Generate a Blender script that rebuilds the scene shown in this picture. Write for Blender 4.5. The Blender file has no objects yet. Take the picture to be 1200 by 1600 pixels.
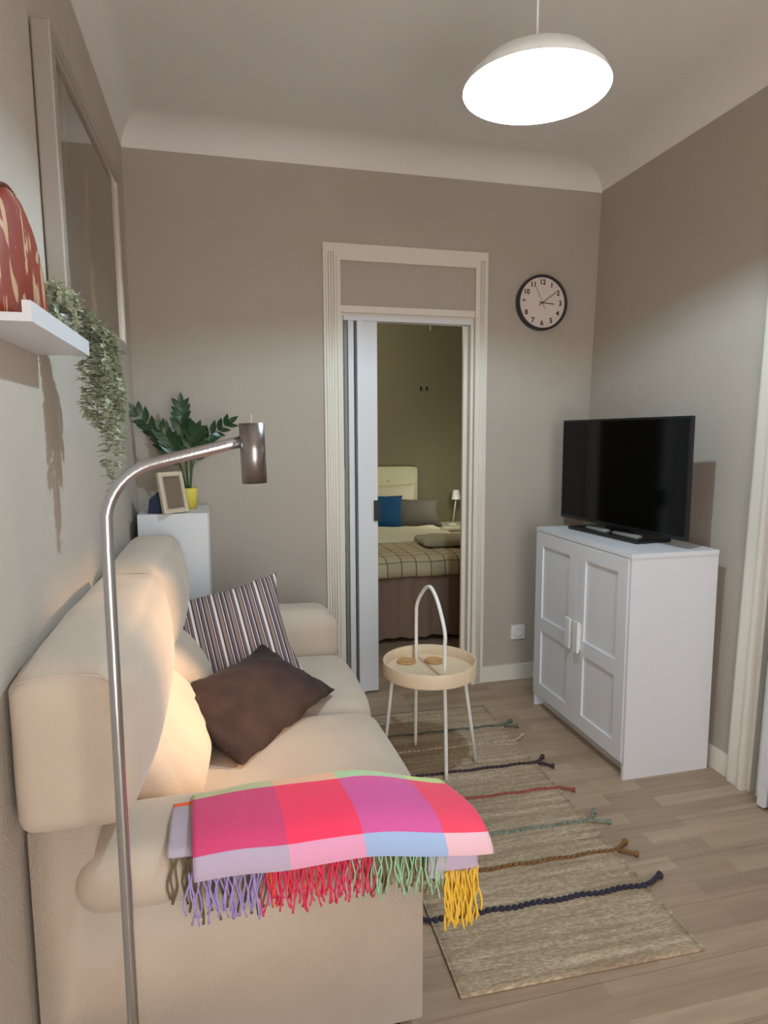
import bpy, bmesh, math, random
from math import sin, cos, pi, radians
from mathutils import Vector, Matrix, noise
random.seed(7)
scene = bpy.context.scene
COL = scene.collection

# ------------------------------------------------------------------ camera
CAM = Vector((.394, -3.392, 1.4241)); YAW, PITCH, ROLL, FPX = .2426, .1179, -.0036, 1016.2
fw = Vector((sin(YAW)*cos(PITCH), cos(YAW)*cos(PITCH), -sin(PITCH)))
r0 = Vector((cos(YAW), -sin(YAW), 0)); u0 = r0.cross(fw)
rt = r0*cos(ROLL) + u0*sin(ROLL); up = rt.cross(fw)
cd = bpy.data.cameras.new('camera'); cam = bpy.data.objects.new('camera', cd); COL.objects.link(cam)
cd.sensor_fit = 'VERTICAL'; cd.sensor_height = 36; cd.lens = FPX/1600*36; cd.clip_start = .02
cam.matrix_world = Matrix(((rt.x, up.x, -fw.x, CAM.x), (rt.y, up.y, -fw.y, CAM.y), (rt.z, up.z, -fw.z, CAM.z), (0, 0, 0, 1)))
scene.camera = cam

# ------------------------------------------------------------------ world, lights, exposure
scene.view_settings.view_transform = 'Standard'; scene.view_settings.look = 'None'
scene.view_settings.gamma = 1; scene.view_settings.use_curve_mapping = False
scene.view_settings.exposure = 0.0
w = bpy.data.worlds.new('world'); scene.world = w; w.use_nodes = True
w.node_tree.nodes['Background'].inputs[0].default_value = (.75, .85, 1, 1)
w.node_tree.nodes['Background'].inputs[1].default_value = 1.5

def light(name, kind, loc, energy, color, aim=None, **kw):
    d = bpy.data.lights.new(name, kind); d.energy = energy; d.color = color
    for k, v in kw.items(): setattr(d, k, v)
    o = bpy.data.objects.new(name, d); COL.objects.link(o); o.location = loc
    if aim is not None: o.rotation_euler = (Vector(aim)-Vector(loc)).to_track_quat('-Z', 'Y').to_euler()
    return o
# daylight of the balcony window in the wall behind the camera
light('window_daylight', 'AREA', (1.0, -4.42, 1.2), 36, (1, .90, .82), aim=(1.0, 0, 1.2), shape='RECTANGLE', size=1.2, size_y=2.1)
# low warm sun let in through an opening added in the unseen side hall
light('sun', 'SUN', (6, -3, 4), 6.0, (1, .62, .36), aim=(6-1, -3+.18, 4-.40), angle=.11)
# the bulb inside the pendant dome
PEND = Vector((1.264, -1.635, 2.364))
light('pendant_bulb_light', 'POINT', PEND + Vector((0, 0, .066)), 50, (.66, .87, 1), shadow_soft_size=.022)
# unseen ceiling light added to brighten the bedroom
light('bedroom_light', 'POINT', (1.2, 1.6, 2.35), 14, (1, .94, .72), shadow_soft_size=.1)
light('bedside_light', 'POINT', (2.45, 2.1, 1.0), 5, (1, .96, .80), shadow_soft_size=.06)

# ------------------------------------------------------------------ materials
def lin(c):
    return tuple((v/255/12.92 if v/255 <= .04045 else ((v/255+.055)/1.055)**2.4) for v in c) + (1,)
def newmat(name):
    m = bpy.data.materials.new(name); m.use_nodes = True
    return m, m.node_tree.nodes, m.node_tree.links, m.node_tree.nodes['Principled BSDF']
def mat(name, rgb, rough=.6, metal=0, var=0, vscale=6, bump=0, bscale=80, sheen=0, stretch=(1, 1, 1), spec=.5, coat=0):
    m, N, L, B = newmat(name)
    B.inputs['Base Color'].default_value = lin(rgb); B.inputs['Roughness'].default_value = rough
    B.inputs['Metallic'].default_value = metal; B.inputs['Specular IOR Level'].default_value = spec
    B.inputs['Coat Weight'].default_value = coat
    if sheen: B.inputs['Sheen Weight'].default_value = sheen; B.inputs['Sheen Roughness'].default_value = .4
    if var or bump:
        tc = N.new('ShaderNodeTexCoord'); mp = N.new('ShaderNodeMapping'); mp.inputs['Scale'].default_value = stretch
        L.new(tc.outputs['Object'], mp.inputs['Vector'])
    if var:
        n = N.new('ShaderNodeTexNoise'); n.inputs['Scale'].default_value = vscale; n.inputs['Detail'].default_value = 5
        L.new(mp.outputs[0], n.inputs['Vector'])
        r = N.new('ShaderNodeValToRGB'); c = lin(rgb)
        r.color_ramp.elements[0].position = .3; r.color_ramp.elements[1].position = .7
        r.color_ramp.elements[0].color = tuple(v*(1-var) for v in c[:3])+(1,)
        r.color_ramp.elements[1].color = tuple(min(1, v*(1+var)) for v in c[:3])+(1,)
        L.new(n.outputs[0], r.inputs[0]); L.new(r.outputs[0], B.inputs['Base Color'])
    if bump:
        n = N.new('ShaderNodeTexNoise'); n.inputs['Scale'].default_value = bscale; n.inputs['Detail'].default_value = 3
        L.new(mp.outputs[0], n.inputs['Vector'])
        b = N.new('ShaderNodeBump'); b.inputs['Strength'].default_value = bump; b.inputs['Distance'].default_value = .004
        L.new(n.outputs[0], b.inputs['Height']); L.new(b.outputs[0], B.inputs['Normal'])
    return m
M = {}
M['wall'] = mat('taupe_wall_paint', (185, 175, 162), .85, bump=.5, bscale=160, var=.02, vscale=3)
M['wall_left'] = mat('light_wall_paint', (196, 187, 175), .85, bump=.7, bscale=120, var=.03, vscale=4)
M['ceiling'] = mat('ceiling_paint', (238, 234, 230), .9, bump=.3, bscale=90, var=.02, vscale=2)
M['white'] = mat('white_lacquer', (228, 231, 237), .38, bump=.1, bscale=60)
M['white_wood'] = mat('white_painted_wood', (232, 226, 214), .42, bump=.35, bscale=30, stretch=(12, 12, .6))
M['white_foil'] = mat('white_foil', (226, 228, 232), .42, bump=.08, bscale=200)
M['white_gloss'] = mat('white_metal_paint', (240, 242, 240), .3)
M['plastic'] = mat('white_plastic', (236, 236, 234), .3)
M['black_plastic'] = mat('black_plastic', (14, 15, 20), .3)
M['screen'] = mat('tv_screen', (2, 3, 4), .10, spec=.22)
M['grey_plastic'] = mat('grey_plastic', (128, 130, 128), .35)
M['dark'] = mat('dark_metal', (40, 42, 46), .4, metal=.4)
M['olive'] = mat('bedroom_wall', (142, 136, 110), .9, bump=.3)
M['suede'] = mat('beige_suede', (203, 188, 171), .9, var=.07, vscale=5, bump=.35, bscale=240, sheen=.35)
M['suede_light'] = mat('beige_suede_pad', (208, 194, 177), .9, var=.05, vscale=6, bump=.3, bscale=240, sheen=.35)
M['piping'] = mat('beige_piping', (206, 190, 172), .9)
M['seam'] = mat('dark_seam', (84, 68, 56), .9)
M['chrome'] = mat('brushed_steel', (196, 200, 206), .22, metal=1, bump=.06, bscale=300, stretch=(1, 1, .05))
M['shade_steel'] = mat('brushed_steel_shade', (150, 146, 146), .3, metal=1, bump=.05, bscale=300, stretch=(1, 1, .05))
M['birch'] = mat('birch_veneer', (226, 205, 176), .5, var=.05, vscale=8, stretch=(1, 6, 1))
M['bamboo'] = mat('bamboo', (196, 152, 98), .45, var=.12, vscale=40, stretch=(1, 8, 1))
M['brown_fur'] = mat('brown_plush', (44, 24, 18), .8, var=.4, vscale=11, bump=.6, bscale=150, sheen=.06)
M['leaf'] = mat('glossy_leaf', (40, 68, 38), .35, var=.25, vscale=20)
M['stem'] = mat('leaf_stem', (62, 92, 50), .5)
M['vine'] = mat('eucalyptus_leaf', (176, 182, 156), .7, var=.25, vscale=30)
M['yellow'] = mat('yellow_ceramic', (226, 206, 84), .45)
M['soil'] = mat('soil', (52, 40, 32), .95)
M['navy'] = mat('navy_board', (20, 40, 78), .6)
M['cream_frame'] = mat('cream_frame', (206, 192, 168), .5)
M['silver'] = mat('silver_frame', (176, 168, 160), .4, metal=.5, bump=.1, bscale=40, stretch=(10, 1, 10))
M['gold_edge'] = mat('bright_fillet', (214, 204, 190), .35, metal=.6)
M['sheet'] = mat('white_bed_linen', (226, 218, 190), .9, bump=.5, bscale=12)
M['skirt'] = mat('brown_bed_skirt', (136, 112, 96), .9, var=.05, vscale=4)
M['blue'] = mat('blue_cotton', (18, 78, 124), .85, bump=.3, bscale=60)
M['grey_fabric'] = mat('grey_cotton', (104, 100, 90), .9, bump=.3)
M['headboard'] = mat('cream_headboard', (226, 224, 186), .6)
M['clock_face'] = mat('clock_face', (228, 214, 206), .6)
M['ink'] = mat('clock_ink', (40, 36, 38), .6)
M['clock_rim'] = mat('clock_rim', (44, 40, 48), .4)

m, N, L, B = newmat('lamp_bulb'); B.inputs['Emission Color'].default_value = (.85, .97, 1, 1); B.inputs['Emission Strength'].default_value = 30; M['bulb'] = m

def wood():      # printed three-strip laminate: strips of uneven tone along each board
    m, N, L, B = newmat('laminate_oak')
    tc = N.new('ShaderNodeTexCoord'); geo = N.new('ShaderNodeNewGeometry')
    br = N.new('ShaderNodeTexBrick'); br.offset = .37; br.offset_frequency = 2; br.squash = 1
    br.inputs['Color1'].default_value = (0, 0, 0, 1); br.inputs['Color2'].default_value = (1, 1, 1, 1); br.inputs['Mortar'].default_value = (.4, .4, .4, 1)
    br.inputs['Scale'].default_value = 1; br.inputs['Mortar Size'].default_value = .0004; br.inputs['Bias'].default_value = 0
    br.inputs['Brick Width'].default_value = .5; br.inputs['Row Height'].default_value = .065
    L.new(geo.outputs['Position'], br.inputs['Vector'])
    mp = N.new('ShaderNodeMapping'); mp.inputs['Scale'].default_value = (3.5, 42, 42); L.new(geo.outputs['Position'], mp.inputs[0])
    n = N.new('ShaderNodeTexNoise'); n.inputs['Scale'].default_value = 1; n.inputs['Detail'].default_value = 7; n.inputs['Distortion'].default_value = .7
    L.new(mp.outputs[0], n.inputs[0])
    mx = N.new('ShaderNodeMix'); mx.data_type = 'FLOAT'; mx.inputs[0].default_value = .62
    L.new(br.outputs[0], mx.inputs[2]); L.new(n.outputs[0], mx.inputs[3])
    r = N.new('ShaderNodeValToRGB'); e = r.color_ramp.elements
    e[0].position = .12; e[0].color = lin((138, 116, 98)); e[1].position = .85; e[1].color = lin((184, 162, 138))
    x = r.color_ramp.elements.new(.5); x.color = lin((162, 140, 118))
    L.new(mx.outputs[0], r.inputs[0]); L.new(r.outputs[0], B.inputs['Base Color'])
    B.inputs['Roughness'].default_value = .42
    b = N.new('ShaderNodeBump'); b.inputs['Strength'].default_value = .1; b.inputs['Distance'].default_value = .002
    L.new(n.outputs[0], b.inputs['Height']); L.new(b.outputs[0], B.inputs['Normal'])
    return m
M['wood'] = wood()

def stripes():
    m, N, L, B = newmat('striped_ticking')
    tc = N.new('ShaderNodeTexCoord'); sx = N.new('ShaderNodeSeparateXYZ'); L.new(tc.outputs['Object'], sx.inputs[0])
    mu = N.new('ShaderNodeMath'); mu.operation = 'MULTIPLY'; mu.inputs[1].default_value = 11.5; L.new(sx.outputs[0], mu.inputs[0])
    ad = N.new('ShaderNodeMath'); ad.operation = 'ADD'; ad.inputs[1].default_value = 10.2; L.new(mu.outputs[0], ad.inputs[0])
    fr = N.new('ShaderNodeMath'); fr.operation = 'FRACT'; L.new(ad.outputs[0], fr.inputs[0])
    r = N.new('ShaderNodeValToRGB'); r.color_ramp.interpolation = 'CONSTANT'
    du, wh, ta, gr = (70, 58, 70), (232, 226, 224), (150, 128, 118), (116, 100, 102)
    seq = [(0, wh), (.10, du), (.17, ta), (.30, du), (.34, wh), (.38, du), (.45, gr), (.55, wh), (.58, du), (.66, ta), (.78, du), (.82, wh), (.85, du), (.9, gr)]
    el = r.color_ramp.elements; el[0].position = 0; el[0].color = lin(wh); el[1].position = seq[1][0]; el[1].color = lin(seq[1][1])
    for p, c in seq[2:]:
        q = el.new(p); q.color = lin(c)
    L.new(fr.outputs[0], r.inputs[0]); L.new(r.outputs[0], B.inputs['Base Color']); B.inputs['Roughness'].default_value = .9
    return m
M['stripe'] = stripes()

def rugmat():
    m, N, L, B = newmat('woven_jute')
    tc = N.new('ShaderNodeTexCoord')
    mp = N.new('ShaderNodeMapping'); mp.inputs['Scale'].default_value = (70, 260, 60); L.new(tc.outputs['Object'], mp.inputs[0])
    n = N.new('ShaderNodeTexNoise'); n.inputs['Scale'].default_value = 1; n.inputs['Detail'].default_value = 3; L.new(mp.outputs[0], n.inputs[0])
    mp2 = N.new('ShaderNodeMapping'); mp2.inputs['Scale'].default_value = (2, 38, 2); L.new(tc.outputs['Object'], mp2.inputs[0])
    n2 = N.new('ShaderNodeTexNoise'); n2.inputs['Scale'].default_value = 1; n2.inputs['Detail'].default_value = 4; L.new(mp2.outputs[0], n2.inputs[0])
    mx = N.new('ShaderNodeMix'); mx.data_type = 'FLOAT'; mx.inputs[0].default_value = .5; L.new(n.outputs[0], mx.inputs[2]); L.new(n2.outputs[0], mx.inputs[3])
    r = N.new('ShaderNodeValToRGB'); e = r.color_ramp.elements
    e[0].position = .3; e[0].color = lin((124, 104, 84)); e[1].position = .68; e[1].color = lin((218, 200, 174))
    q = e.new(.5); q.color = lin((170, 151, 126))
    L.new(mx.outputs[0], r.inputs[0]); L.new(r.outputs[0], B.inputs['Base Color']); B.inputs['Roughness'].default_value = .95
    b = N.new('ShaderNodeBump'); b.inputs['Strength'].default_value = .9; b.inputs['Distance'].default_value = .006
    L.new(n.outputs[0], b.inputs['Height']); L.new(b.outputs[0], B.inputs['Normal'])
    return m
M['rug'] = rugmat()

def ornament_mat():
    m, N, L, B = newmat('rust_and_cream_print')
    tc = N.new('ShaderNodeTexCoord'); mp = N.new('ShaderNodeMapping'); mp.inputs['Scale'].default_value = (14, 26, 7); mp.inputs['Rotation'].default_value = (.35, 0, 0)
    L.new(tc.outputs['Object'], mp.inputs[0])
    n = N.new('ShaderNodeTexNoise'); n.inputs['Scale'].default_value = 1; n.inputs['Detail'].default_value = 3; n.inputs['Distortion'].default_value = 1.2; L.new(mp.outputs[0], n.inputs[0])
    r = N.new('ShaderNodeValToRGB'); e = r.color_ramp.elements
    e[0].position = .53; e[0].color = lin((134, 46, 24)); e[1].position = .56; e[1].color = lin((196, 158, 122))
    L.new(n.outputs[0], r.inputs[0]); L.new(r.outputs[0], B.inputs['Base Color']); B.inputs['Roughness'].default_value = .6
    return m
M['ornament'] = ornament_mat()

def artmat():
    m, N, L, B = newmat('dark_print_behind_glass')
    tc = N.new('ShaderNodeTexCoord'); mp = N.new('ShaderNodeMapping'); mp.inputs['Scale'].default_value = (1, 9, 2.2); L.new(tc.outputs['Object'], mp.inputs[0])
    n = N.new('ShaderNodeTexNoise'); n.inputs['Scale'].default_value = 1.2; n.inputs['Detail'].default_value = 4; n.inputs['Distortion'].default_value = .6; L.new(mp.outputs[0], n.inputs[0])
    r = N.new('ShaderNodeValToRGB'); e = r.color_ramp.elements
    e[0].position = .52; e[0].color = lin((84, 70, 56)); e[1].position = .8; e[1].color = lin((150, 124, 86))
    L.new(n.outputs[0], r.inputs[0]); L.new(r.outputs[0], B.inputs['Base Color']); B.inputs['Roughness'].default_value = .55
    B.inputs['Coat Weight'].default_value = 1; B.inputs['Coat Roughness'].default_value = .03
    return m
M['art'] = artmat()

def coverlet():
    m, N, L, B = newmat('checked_coverlet')
    tc = N.new('ShaderNodeTexCoord')
    br = N.new('ShaderNodeTexBrick'); br.offset = 0
    br.inputs['Color1'].default_value = lin((206, 192, 160)); br.inputs['Color2'].default_value = lin((192, 176, 144)); br.inputs['Mortar'].default_value = lin((118, 100, 80))
    br.inputs['Scale'].default_value = 1; br.inputs['Mortar Size'].default_value = .004; br.inputs['Brick Width'].default_value = .10; br.inputs['Row Height'].default_value = .10
    mp = N.new('ShaderNodeMapping'); mp.inputs['Rotation'].default_value = (.0, 0, 0); 
    L.new(tc.outputs['UV'], mp.inputs[0]); L.new(mp.outputs[0], br.inputs['Vector']); L.new(br.outputs[0], B.inputs['Base Color']); B.inputs['Roughness'].default_value = .9
    return m
M['coverlet'] = coverlet()

# ------------------------------------------------------------------ mesh helpers
def link(name, me, m, parent=None, smooth=False):
    for mm in (m if isinstance(m, (list, tuple)) else [m]):
        me.materials.append(mm)
    if smooth:
        for p in me.polygons: p.use_smooth = True
    o = bpy.data.objects.new(name, me); COL.objects.link(o)
    if parent: o.parent = parent
    return o
def obj(name, bm, m, parent=None, smooth=False, bevel=0, lean=False, seg=2):
    if bevel:
        bmesh.ops.bevel(bm, geom=[e for e in bm.edges if e.calc_face_angle(0) > .6], offset=bevel, segments=seg, affect='EDGES', profile=.5, clamp_overlap=True)
    if lean:
        for v in bm.verts: v.co.x += .03*v.co.z
    bmesh.ops.recalc_face_normals(bm, faces=bm.faces)
    me = bpy.data.meshes.new(name); bm.to_mesh(me); bm.free()
    return link(name, me, m, parent, smooth)
def box(bm, x0, x1, y0, y1, z0, z1):
    vs = [bm.verts.new((x, y, z)) for x in (x0, x1) for y in (y0, y1) for z in (z0, z1)]
    for f in ((0, 1, 3, 2), (4, 6, 7, 5), (0, 4, 5, 1), (2, 3, 7, 6), (0, 2, 6, 4), (1, 5, 7, 3)):
        bm.faces.new([vs[i] for i in f])
    return vs
def B1(*a):
    bm = bmesh.new(); box(bm, *a); return bm
def boxes(*bs):
    bm = bmesh.new()
    for b in bs: box(bm, *b)
    return bm
def tube(bm, pts, r, n=10, cap=True):
    pts = [Vector(p) for p in pts]; rings = []
    rr = r if isinstance(r, (list, tuple)) else [r]*len(pts)
    t = (pts[1]-pts[0]).normalized(); a = t.orthogonal().normalized()
    for i, p in enumerate(pts):
        if i == 0: t = pts[1]-p
        elif i == len(pts)-1: t = p-pts[i-1]
        else: t = (pts[i+1]-p).normalized()+(p-pts[i-1]).normalized()
        t.normalize(); a = (a-t*a.dot(t)).normalized(); b = t.cross(a)
        rings.append([bm.verts.new(p+(a*cos(2*pi*k/n)+b*sin(2*pi*k/n))*rr[i]) for k in range(n)])
    for i in range(len(rings)-1):
        for k in range(n):
            bm.faces.new((rings[i][k], rings[i][(k+1) % n], rings[i+1][(k+1) % n], rings[i+1][k]))
    if cap: bm.faces.new(rings[0][::-1]); bm.faces.new(rings[-1])
    return bm
def lathe(bm, prof, n=48, c=(0, 0, 0)):
    rings = []
    for r, z in prof:
        if r < 1e-6: rings.append([bm.verts.new((c[0], c[1], c[2]+z))])
        else: rings.append([bm.verts.new((c[0]+r*cos(2*pi*k/n), c[1]+r*sin(2*pi*k/n), c[2]+z)) for k in range(n)])
    for a, b in zip(rings, rings[1:]):
        for k in range(n):
            q = [a[k % len(a)], a[(k+1) % len(a)], b[(k+1) % len(b)], b[k % len(b)]]
            u = []
            for v in q:
                if v not in u: u.append(v)
            if len(u) > 2: bm.faces.new(u)
    return bm
def smooth_path(pts, n=8):
    pts = [Vector(p) for p in pts]; out = []
    P = [pts[0]*2-pts[1]]+pts+[pts[-1]*2-pts[-2]]
    for i in range(1, len(P)-2):
        for k in range(n):
            t = k/n; a, b, c, d = P[i-1], P[i], P[i+1], P[i+2]
            out.append(.5*((2*b)+(c-a)*t+(2*a-5*b+4*c-d)*t*t+(3*b-a-3*c+d)*t**3))
    out.append(pts[-1]); return out
def soft_box(x0, x1, y0, y1, z0, z1, r, bulge=(0, 0, 0), n=18, wr=0, seed=0, fn=None):
    """rounded, puffed upholstery block"""
    bm = bmesh.new(); h = Vector(((x1-x0)/2, (y1-y0)/2, (z1-z0)/2)); c = Vector(((x0+x1)/2, (y0+y1)/2, (z0+z1)/2))
    bmesh.ops.create_cube(bm, size=2)
    bmesh.ops.subdivide_edges(bm, edges=bm.edges[:], cuts=n, use_grid_fill=True)
    rr = min(r, min(h)*.999)
    for v in bm.verts:
        s = v.co.copy()
        # denser sampling near the borders
        q = Vector([math.copysign(abs(t)**.8, t) for t in s])
        p = Vector((q.x*h.x, q.y*h.y, q.z*h.z))
        inn = Vector([max(-(h[i]-rr), min(h[i]-rr, p[i])) for i in range(3)])
        d = p-inn
        if d.length > 1e-9: p = inn+d.normalized()*rr*min(1, max(abs(d[0]), abs(d[1]), abs(d[2]))/rr)
        for i in range(3):
            j, k = (i+1) % 3, (i+2) % 3
            p[i] += math.copysign(1, s[i])*abs(s[i])**2*bulge[i]*(1-s[j]**2)*(1-s[k]**2)
        if wr:
            nn = noise.noise_vector((p+Vector((seed, seed*2, 0)))*5)+noise.noise_vector((p+Vector((seed, 0, seed)))*13)*.35
            p += nn*wr
        p = p+c
        if fn: p = fn(p)
        v.co = p
    return bm
def cushion(w, h, t, n=26, wr=.004, seed=0, pinch=.10, slump=0):
    """pillow in the local xz plane, thickness along y"""
    bm = bmesh.new(); V = {}
    for s in (1, -1):
        for i in range(n+1):
            for j in range(n+1):
                u, v = -1+2*i/n, -1+2*j/n
                u, v = sin(u*pi/2), sin(v*pi/2)
                edge = i in (0, n) or j in (0, n)
                if edge and s == -1: V[s, i, j] = V[1, i, j]; continue
                k = max(0, (1-abs(u)**2.4)*(1-abs(v)**2.4))**.55
                x = w/2*u*(1-pinch*(1-v*v)*abs(u)**3); z = h/2*v*(1-pinch*(1-u*u)*abs(v)**3)
                nn = noise.noise(Vector((x*9+seed, z*9, seed)))+.6*noise.noise(Vector((x*26, z*22+seed, seed+3)))
                y = s*t/2*k+nn*wr*(1+2*(1-k))
                z -= slump*(1-k)*0
                V[s, i, j] = bm.verts.new((x, y, z))
        for i in range(n):
            for j in range(n):
                q = [V[s, i, j], V[s, i+1, j], V[s, i+1, j+1], V[s, i, j+1]]
                bm.faces.new(q if s == -1 else q[::-1])
    return bm
def frame_mat(cx, xd, zd):      # object matrix from centre, local x dir, local z dir
    x = Vector(xd).normalized(); z = Vector(zd); z = (z-x*z.dot(x)).normalized(); y = z.cross(x)
    return Matrix(((x.x, y.x, z.x, cx[0]), (x.y, y.y, z.y, cx[1]), (x.z, y.z, z.z, cx[2]), (0, 0, 0, 1)))

def empty(name, loc=(0, 0, 0)):
    o = bpy.data.objects.new(name, None); COL.objects.link(o); o.location = loc; o.empty_display_size = .05
    return o
def tag(o, label, cat, group=None, kind=None):
    if label: o['label'] = label
    if cat: o['category'] = cat
    if group: o['group'] = group
    if kind: o['kind'] = kind
    return o
def thing(name, label, cat, loc=(0, 0, 0), group=None):
    return tag(empty(name, loc), label, cat, group)
def keep(root):                 # children are built in world coordinates: cancel the root's offset
    inv = Matrix.Translation(-root.location)
    def ofs(o):
        for c in o.children:
            if o is root: c.matrix_parent_inverse = inv
    ofs(root)
def struct(name, bm, m, parent=None, label=None, **kw):
    o = obj(name, bm, m, parent, **kw); o['kind'] = 'structure'
    if label: o['label'] = label
    return o

# ================================================================== SETTING
YB, YR, ZC = 0.0, -4.5, 2.865          # back wall, rear wall, ceiling
XL, XR = -.015, 2.405                 # left wall, foot of the (slightly leaning) right wall
OX0, OX1, OZ = 1.003, 1.737, 2.304    # door opening in the back wall
floor = struct('floor', boxes((-.2, 3.6, -4.8, 3.0, -.1, -.003)), M['wood'], label='wooden laminate floor of greyish oak planks')
bmp = B1(-.6, .6, -.095, .095, -.003, 0); plank0 = obj('plank', bmp, M['wood'], floor, bevel=.0008, seg=1)
pm = plank0.data; first = True; row = 0; y = -4.405
while y < YB+.12:
    x = -.015 - ((row*.43) % 1.2)
    while x < 2.42:
        x0, x1 = max(x, XL), min(x+1.2, 2.43)
        if x1-x0 > .05:
            o = plank0 if first else plank0.copy()
            if not first: COL.objects.link(o)
            first = False
            o.location = ((x0+x1)/2, y, 0); o.scale = ((x1-x0-.0008)/1.2, .994, 1)
        x += 1.2
    y += .19; row += 1
struct('ceiling', B1(-.2, 3.6, -4.8, .12, ZC, ZC+.1), M['ceiling'], label='off-white ceiling')
struct('wall_left', B1(XL-.12, XL, -4.6, .12, 0, ZC), M['wall_left'], label='rough plastered light greige left wall')
struct('wall_back', boxes((XL-.1, OX0, YB, .12, 0, ZC), (OX1, 2.75, YB, .12, 0, ZC), (OX0, OX1, YB, .12, OZ, ZC)), M['wall'], label='taupe painted back wall with the bedroom doorway')
# right wall: solid to the side doorway, opening beyond
RY0, RY1 = -1.345, -2.25
struct('wall_right', boxes((XR, XR+.12, RY0, .12, 0, ZC), (XR, XR+.12, -4.6, RY1, 0, ZC), (XR, XR+.12, RY1, RY0, 2.31, ZC)), M['wall'], lean=True, label='taupe painted right wall behind the television')
WX0, WX1 = .4, 1.6
struct('wall_rear', boxes((-.1, WX0, YR-.12, YR, 0, ZC), (WX1, 2.6, YR-.12, YR, 0, ZC), (WX0, WX1, YR-.12, YR, 2.3, ZC), (WX0, WX1, YR-.12, YR, 0, .1)), M['wall'])
wn = struct('window_1', boxes((WX0, WX0+.06, YR-.08, YR-.02, .1, 2.3), (WX1-.06, WX1, YR-.08, YR-.02, .1, 2.3), (WX0+.06, WX1-.06, YR-.08, YR-.02, 2.24, 2.3), (WX0+.06, WX1-.06, YR-.08, YR-.02, .1, .16), (.97, 1.03, YR-.08, YR-.02, .16, 2.24)), M['white_wood'])
# side hall behind the right doorway, with an opening added to shape the sun's patch
HX = 3.4
struct('wall_hall', boxes((HX, HX+.1, -2.9, -2.42, 0, ZC), (HX, HX+.1, -1.62, -.4, 0, ZC), (HX, HX+.1, -2.42, -1.62, 0, 1.66), (HX, HX+.1, -2.42, -1.62, 2.30, ZC), (2.54, HX, -.5, -.4, 0, ZC), (2.54, HX, -2.9, -2.8, 0, ZC)), M['wall'])
# cove between walls and ceiling
def cove(bm, p0, p1, nrm, dh, z0=2.755):
    p0, p1, nrm = Vector(p0), Vector(p1), Vector(nrm)
    prof = [(dh-dh*cos(pi/2*k/12), z0+(ZC-z0)*sin(pi/2*k/12)) for k in range(13)]
    rows = [[bm.verts.new((p.x+nrm.x*a, p.y+nrm.y*a, z)) for a, z in prof] for p in (p0, p1)]
    for i in range(len(prof)-1): bm.faces.new((rows[0][i], rows[0][i+1], rows[1][i+1], rows[1][i]))
bm = bmesh.new(); XC = XR+.03*2.79
cove(bm, (XL, 0, 0), (XC+.05, 0, 0), (0, -1, 0), .16); cove(bm, (XL, -4.5, 0), (XL, 0, 0), (1, 0, 0), .10); cove(bm, (XC, -4.5, 0), (XC, 0, 0), (-1, 0, 0), .22)
struct('trim_1', bm, M['ceiling'], smooth=True, label='white plaster cove under the ceiling')
# baseboards
struct('baseboard_back', boxes((XL, .917, -.014, 0, 0, .09), (1.812, 2.41, -.014, 0, 0, .09)), M['white_wood'], bevel=.003)
struct('baseboard_right', boxes((XR-.014, XR, -1.245, -.014, 0, .09)), M['white_wood'], bevel=.003, lean=True)
struct('baseboard_left', boxes((XL, XL+.014, -4.5, -.014, 0, .09)), M['white_wood'], bevel=.003)

# ---- bedroom shell
struct('wall_bedroom_far', B1(-.2, 3.6, 2.8, 2.9, 0, ZC), M['olive'], label='olive lit far wall of the bedroom')
struct('wall_bedroom_left', B1(-.2, -.1, .12, 2.8, 0, ZC), M['olive'])
struct('wall_bedroom_right', B1(3.4, 3.5, .12, 2.8, 0, ZC), M['olive'])
struct('ceiling.001', B1(-.2, 3.6, .12, 2.9, ZC, ZC+.1), M['ceiling'])
struct('wall_bedroom_near', boxes((-.1, OX0-.02, .121, .125, 0, ZC), (OX1+.02, 3.4, .121, .125, 0, ZC)), M['olive'])

# ---- doorway to the bedroom
d1 = empty('door_1', (1.37, 0, 0)); d1['kind'] = 'structure'; d1['label'] = 'white framed bedroom doorway with closed transom and folded door'
def casing(bm, pts_in_out):
    pass
bm = bmesh.new()
for (a, b, d) in ((.917, .93, .014), (.93, .985, .022), (.985, 1.003, .030)):
    box(bm, a, b, -d, 0, 0, 2.39 if a < .93 else (2.378 if a < .98 else 2.322))
for (a, b, d) in ((1.797, 1.812, .014), (1.755, 1.797, .022), (1.737, 1.755, .030)):
    box(bm, a, b, -d, 0, 0, 2.39 if b > 1.8 else (2.378 if b > 1.76 else 2.322))
for (a, b, d, x0, x1) in ((2.378, 2.39, .014, .93, 1.797), (2.322, 2.378, .022, .985, 1.755), (2.304, 2.322, .030, 1.003, 1.737)):
    box(bm, x0, x1, -d, 0, a, b)
struct('door_casing', bm, M['white_wood'], d1, bevel=.0025)
# fluted mouldings on the casing faces
bm = bmesh.new()
for x in (.943, .956, .969, 1.768, 1.778, 1.788):
    tube(bm, [(x, -.0222, 0.002), (x, -.0222, 2.345)], .003, 6)
struct('fluting', bm, M['white_wood'], d1, smooth=True)
struct('jamb_lining', boxes((1.003, 1.018, 0.0, .13, 0, 2.05), (1.722, 1.737, 0.0, .13, 0, 2.05), (1.018, 1.722, 0, .13, 2.035, 2.05), (1.70, 1.722, .05, .065, 0, 2.035)), M['white_wood'], d1, bevel=.002)
struct('transom_rail', boxes((1.003, 1.737, -.018, .13, 2.05, 2.084)), M['white_wood'], d1, bevel=.003)
struct('transom_panel', boxes((1.003, 1.737, -.004, .1, 2.084, 2.304)), M['wall'], d1)
struct('door_track', boxes((1.02, 1.722, -.012, .05, 2.012, 2.036)), M['white_foil'], d1, bevel=.002)
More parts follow.
